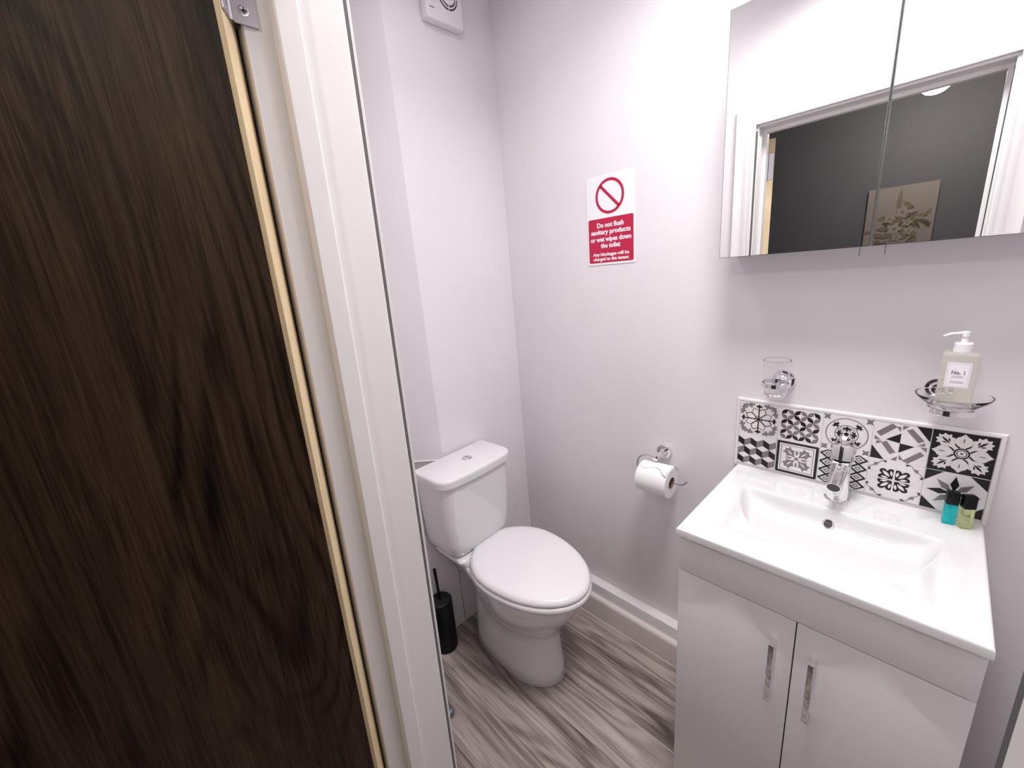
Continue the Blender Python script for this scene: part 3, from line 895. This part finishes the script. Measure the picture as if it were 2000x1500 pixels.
rx0, rx1, ry, rz = .656, .762, -.082, .7735
t = thing('toilet_roll', 'white toilet paper roll hanging on the chrome wire holder', 'toilet roll', (.709, ry, rz))
bm = new()
n = 72; R = .0515; ri = .0205
prof = [(rx0, ri), (rx0, R - .002), (rx0 + .002, R), (rx1 - .002, R), (rx1, R - .002), (rx1, ri)]
rings = [[(x, ry + r * cos(2 * pi * i / n), rz + r * sin(2 * pi * i / n)) for i in range(n)] for x, r in prof]
rings.append(rings[0]); loft(bm, rings, False, False)
link('paper', bm, M_paper, t)
bm = new()
prof = [(rx0 + .0005, ri - .0012), (rx0 + .0005, ri - .0001), (rx1 - .0005, ri - .0001), (rx1 - .0005, ri - .0012)]
rings = [[(x, ry + r * cos(2 * pi * i / n), rz + r * sin(2 * pi * i / n)) for i in range(n)] for x, r in prof]
rings.append(rings[0]); loft(bm, rings, False, False)
link('cardboard_tube', bm, M_card, t)
# loose wrinkled end of the paper lying over the top of the roll
bm = new()
nu, nv = 24, 20
g = []
for i in range(nu + 1):
    row = []
    for j in range(nv + 1):
        a = radians(25 + (88 + 10 * sin(i * .33) + 14 * (i / nu) ** 2) * j / nv); x = rx0 + .002 + (rx1 - rx0 - .004) * i / nu
        r = R + .0012 + .0042 * max(0, sin(3.2 * j / nv * pi + i * .22)) * (i / nu) ** 1.2 + (.006 * max(0, 1 - j / 4) * (i / nu))
        row.append(bm.verts.new((x, ry + r * cos(a), rz + r * sin(a))))
    g.append(row)
for i in range(nu):
    for j in range(nv): bm.faces.new((g[i][j], g[i + 1][j], g[i + 1][j + 1], g[i][j + 1]))
o = link('loose_sheet', bm, M_paper, t, sharp=80); md = o.modifiers.new('s', 'SOLIDIFY'); md.thickness = .0005

# ------------------------------------------------------------ tumbler and its holder
hx, hy = 1.0270, -.066
t = thing('tumbler_holder', 'round chrome wall bracket holding the glass tumbler', 'tumbler holder', (1.032, 0, 1.140))
bm = new(); lathe(bm, (1.032, -.0003, 1.143), (0, -1, 0), [(0, .027), (.006, .027), (.009, .025), (.010, .019), (.016, .017), (.022, .012), (.025, .001)], 48)
link('wall_plate', bm, M_chrome, t)
bm = new(); tube(bm, [(1.032, -.020, 1.143), (1.031, -.036, 1.144)], .0065, 16)
link('arm', bm, M_chrome, t)
def band(bm, o, R0_, R1_, z0, z1, seg=56):
    n = seg
    prof = [(R0_, z0), (R1_, z0), (R1_, z1), (R0_, z1)]
    rings = [[(o[0] + r * cos(2 * pi * i / n), o[1] + r * sin(2 * pi * i / n), z) for i in range(n)] for r, z in prof]
    rings.append(rings[0]); loft(bm, rings, False, False)
bm = new(); band(bm, (hx, hy), .0312, .0342, 1.1400, 1.1500)
link('ring', bm, M_chrome, t)
bm = new()
lathe(bm, (hx, hy, 1.1120), (0, 0, 1), [(0, .018), (.0015, .0225), (.010, .0262), (.040, .0296), (.0965, .0310), (.0975, .0302), (.0965, .0292), (.040, .0276), (.012, .0240), (.008, .0005)], 56)
tag(link('glass_tumbler', bm, M_glass, origin=(hx, hy, 1.112)), 'empty clear glass tumbler in the chrome ring above the splashback', 'tumbler')

# ------------------------------------------------------------ soap dish and pump bottle
sx_, sy_ = 1.3430, -.076
t = thing('soap_dish_holder', 'chrome ring bracket under the glass soap dish', 'soap dish holder', (1.322, 0, 1.150))
bm = new(); lathe(bm, (1.322, -.0003, 1.160), (0, -1, 0), [(0, .024), (.006, .024), (.009, .022), (.010, .016), (.016, .012), (.018, .001)], 48)
link('wall_plate', bm, M_chrome, t)
bm = new(); tube(bm, [(1.322, -.014, 1.158), (1.328, -.040, 1.140)], .006, 16)
link('arm', bm, M_chrome, t)
bm = new(); band(bm, (sx_, sy_), .0330, .0360, 1.1300, 1.1400)
link('ring', bm, M_chrome, t)
bm = new()
lathe(bm, (sx_, sy_, 1.1240), (0, 0, 1), [(0, .020), (.002, .0285), (.006, .0318), (.018, .0326), (.024, .0395), (.034, .0500), (.041, .0560), (.043, .0562), (.0425, .0545), (.032, .0465), (.026, .0365), (.0245, .030), (.0240, .0005)], 64)
tag(link('soap_dish', bm, M_glass, origin=(sx_, sy_, 1.124)), 'clear glass soap dish with flared rim under the pump bottle', 'soap dish')

bx_, by_, bz_ = 1.3430, -.077, 1.1488
t = thing('soap_dispenser', 'square pump bottle labelled No. 1 standing in the glass dish', 'soap dispenser', (bx_, by_, bz_))
BA = radians(-1)
def rot_t(bm):
    bmesh.ops.rotate(bm, cent=(bx_, by_, 0), matrix=Matrix.Rotation(BA, 3, 'Z'), verts=bm.verts)
bm = new(); box(bm, bx_ - .0255, bx_ + .0255, by_ - .0235, by_ + .0235, bz_ + .001, bz_ + .108, .005, 3); rot_t(bm)
link('bottle', bm, M_soap, t)
bm = new(); lathe(bm, (bx_, by_, bz_ + .1085), (0, 0, 1), [(-.002, .012), (0, .0138), (.016, .0138), (.018, .012), (.0185, .0055), (.030, .0050), (.0302, .0065), (.0390, .0062), (.0400, .004)], 36)
rot_t(bm); link('pump', bm, M_plastic, t)
bm = new(); tube(bm, [(bx_, by_, bz_ + .1455), (bx_ - .020, by_ - .012, bz_ + .1445), (bx_ - .030, by_ - .018, bz_ + .1405)], [.0032, .0026, .0020], 12)
link('nozzle', bm, M_plastic, t)
fy_ = by_ - .0236
bm = new(); box(bm, bx_ - .0165, bx_ + .0165, fy_ - .0006, fy_ - .0001, bz_ + .040, bz_ + .090); rot_t(bm)
lb = link('label', bm, M_label, t); lb['label'] = 'white paper label'
bm = new()
for a0, a1, z0, z1 in ((-.0145, .0145, .0420, .0424), (-.0145, .0145, .0876, .0880), (-.0145, -.0141, .0420, .0880), (.0141, .0145, .0420, .0880)):
    box(bm, bx_ + a0, bx_ + a1, fy_ - .0008, fy_ - .0007, bz_ + z0, bz_ + z1)
for z_, w_ in ((.0630, .0070), (.0605, .0085), (.0525, .0095), (.0498, .0095)):
    box(bm, bx_ - w_, bx_ + w_, fy_ - .0008, fy_ - .0007, bz_ + z_ - .0006, bz_ + z_ + .0006)
rot_t(bm); link('small_print', bm, M_ink2, lb)
to = text_obj('No. 1', .0105, M_ink, lb, bx_, fy_ - .0009, bz_ + .0700, width=.0180, bold=.0002)
to.data.transform(Matrix.Translation(Vector((bx_, by_, 0)) - Vector(t['_o'])) @ Matrix.Rotation(BA, 4, 'Z') @ Matrix.Translation(-(Vector((bx_, by_, 0)) - Vector(t['_o']))))

# ------------------------------------------------------------ two miniature bottles
for k, (mx_, my_, rz_, mm, lab) in enumerate(((1.3745, -.0405, 10, M_teal, 'teal miniature toiletry bottle with black cap, left of the lime one'),
                                              (1.3990, -.0430, 28, M_green, 'lime green miniature toiletry bottle with black cap, right of the teal one'))):
    t = thing('toiletry_bottle', lab, 'toiletry bottle', (mx_, my_, BT), 'miniature bottles on the basin rim')
    rm = Matrix.Rotation(radians(rz_), 3, 'Z')
    bm = new(); box(bm, mx_ - .0098, mx_ + .0098, my_ - .0075, my_ + .0075, BT + .0004, BT + .0480, .0018, 3)
    bmesh.ops.rotate(bm, cent=(mx_, my_, 0), matrix=rm, verts=bm.verts); link('bottle', bm, mm, t)
    bm = new(); box(bm, mx_ - .0100, mx_ + .0100, my_ - .0078, my_ + .0078, BT + .0484, BT + .0780, .0012, 2)
    bmesh.ops.rotate(bm, cent=(mx_, my_, 0), matrix=rm, verts=bm.verts); link('cap', bm, M_black, t)

# ------------------------------------------------------------ corridor: picture and lamp seen in the mirror
t = thing('canvas_picture', 'pale canvas of white flowers reflected in the mirror door', 'picture', (1.08, -2.25, 1.55))
PXa, PXb, PZa, PZb = .930, 1.215, 1.330, 1.768
bm = new(); box(bm, PXa, PXb, -2.2495, -2.2300, PZa, PZb, .001, 1)
link('canvas', bm, M_canvas, t)
bm = new()
yy = -2.2295
def blob(x, z, r, mi, lay, lob=5, amp=.25, ph=0):
    n = 40
    vs = [bm.verts.new((x + r * (1 + amp * cos(lob * 2 * pi * i / n + ph)) * cos(2 * pi * i / n), yy + .0002 * lay, z + r * (1 + amp * cos(lob * 2 * pi * i / n + ph)) * sin(2 * pi * i / n))) for i in range(n)]
    bm.faces.new(vs).material_index = mi
def leafp(x, z, ang, L, wd, mi, lay):
    n = 8; c, s = cos(radians(ang)), sin(radians(ang)); P = []
    for k in range(n + 1): P.append((L * k / n, wd * sin(pi * k / n)))
    for k in range(n - 1, 0, -1): P.append((L * k / n, -wd * sin(pi * k / n)))
    bm.faces.new([bm.verts.new((x + a * c - b * s, yy + .00004 * lay, z + a * s + b * c)) for a, b in P]).material_index = mi
# mirrored left-right in the cabinet doors
for k in range(90):
    a = random.uniform(0, 360); r = random.uniform(0, .13)
    leafp(1.085 + r * cos(radians(a)) * .95, 1.545 + r * sin(radians(a)) * .85, random.uniform(0, 360), random.uniform(.03, .065), random.uniform(.006, .013), random.choice((0, 1, 1)), k * .8)
for k in range(3): leafp(1.060 + .006 * k, 1.63, 86 + 3 * k, .125, .008, 1, 8 + k)
for k in range(6): leafp(1.10 - .01 * k, 1.46, 260 + 6 * k, .11, .008, 0, 1)
for x, z, r in ((1.085, 1.630, .026), (1.035, 1.600, .020), (1.110, 1.575, .018), (1.060, 1.545, .028), (1.12, 1.53, .02), (1.075, 1.50, .02)):
    blob(x, z, r, 2, 17); blob(x, z, r * .3, 1, 18, 3)
link('flower_painting', bm, [M_leaf, M_leaf2, M_petal], t, smooth=False)

lx, ly, lz = 1.163, -1.74, 2.076
t = thing('pendant_lamp', 'glowing bowl-shaped corridor lamp reflected at the top of the mirror', 'ceiling lamp', (lx, ly, CEIL))
bm = new(); lathe(bm, (lx, ly, lz), (0, 0, 1), [(0, .005), (.002, .018), (.008, .032), (.018, .043), (.032, .051), (.050, .055), (.085, .054)], 40)
link('bowl', bm, M_lamp, t)
bm = new(); lathe(bm, (lx, ly, lz + .085), (0, 0, 1), [(0, .058), (.010, .058), (.012, .01)], 40)
link('band', bm, M_chrome, t)
bm = new(); tube(bm, [(lx, ly, lz + .09), (lx, ly, CEIL - .012)], .006, 10); lathe(bm, (lx, ly, CEIL - .014), (0, 0, 1), [(0, .03), (.0135, .05)], 30)
link('rod', bm, M_chrome, t)

for o in list(bpy.data.objects):
    if '_o' in o: del o['_o']
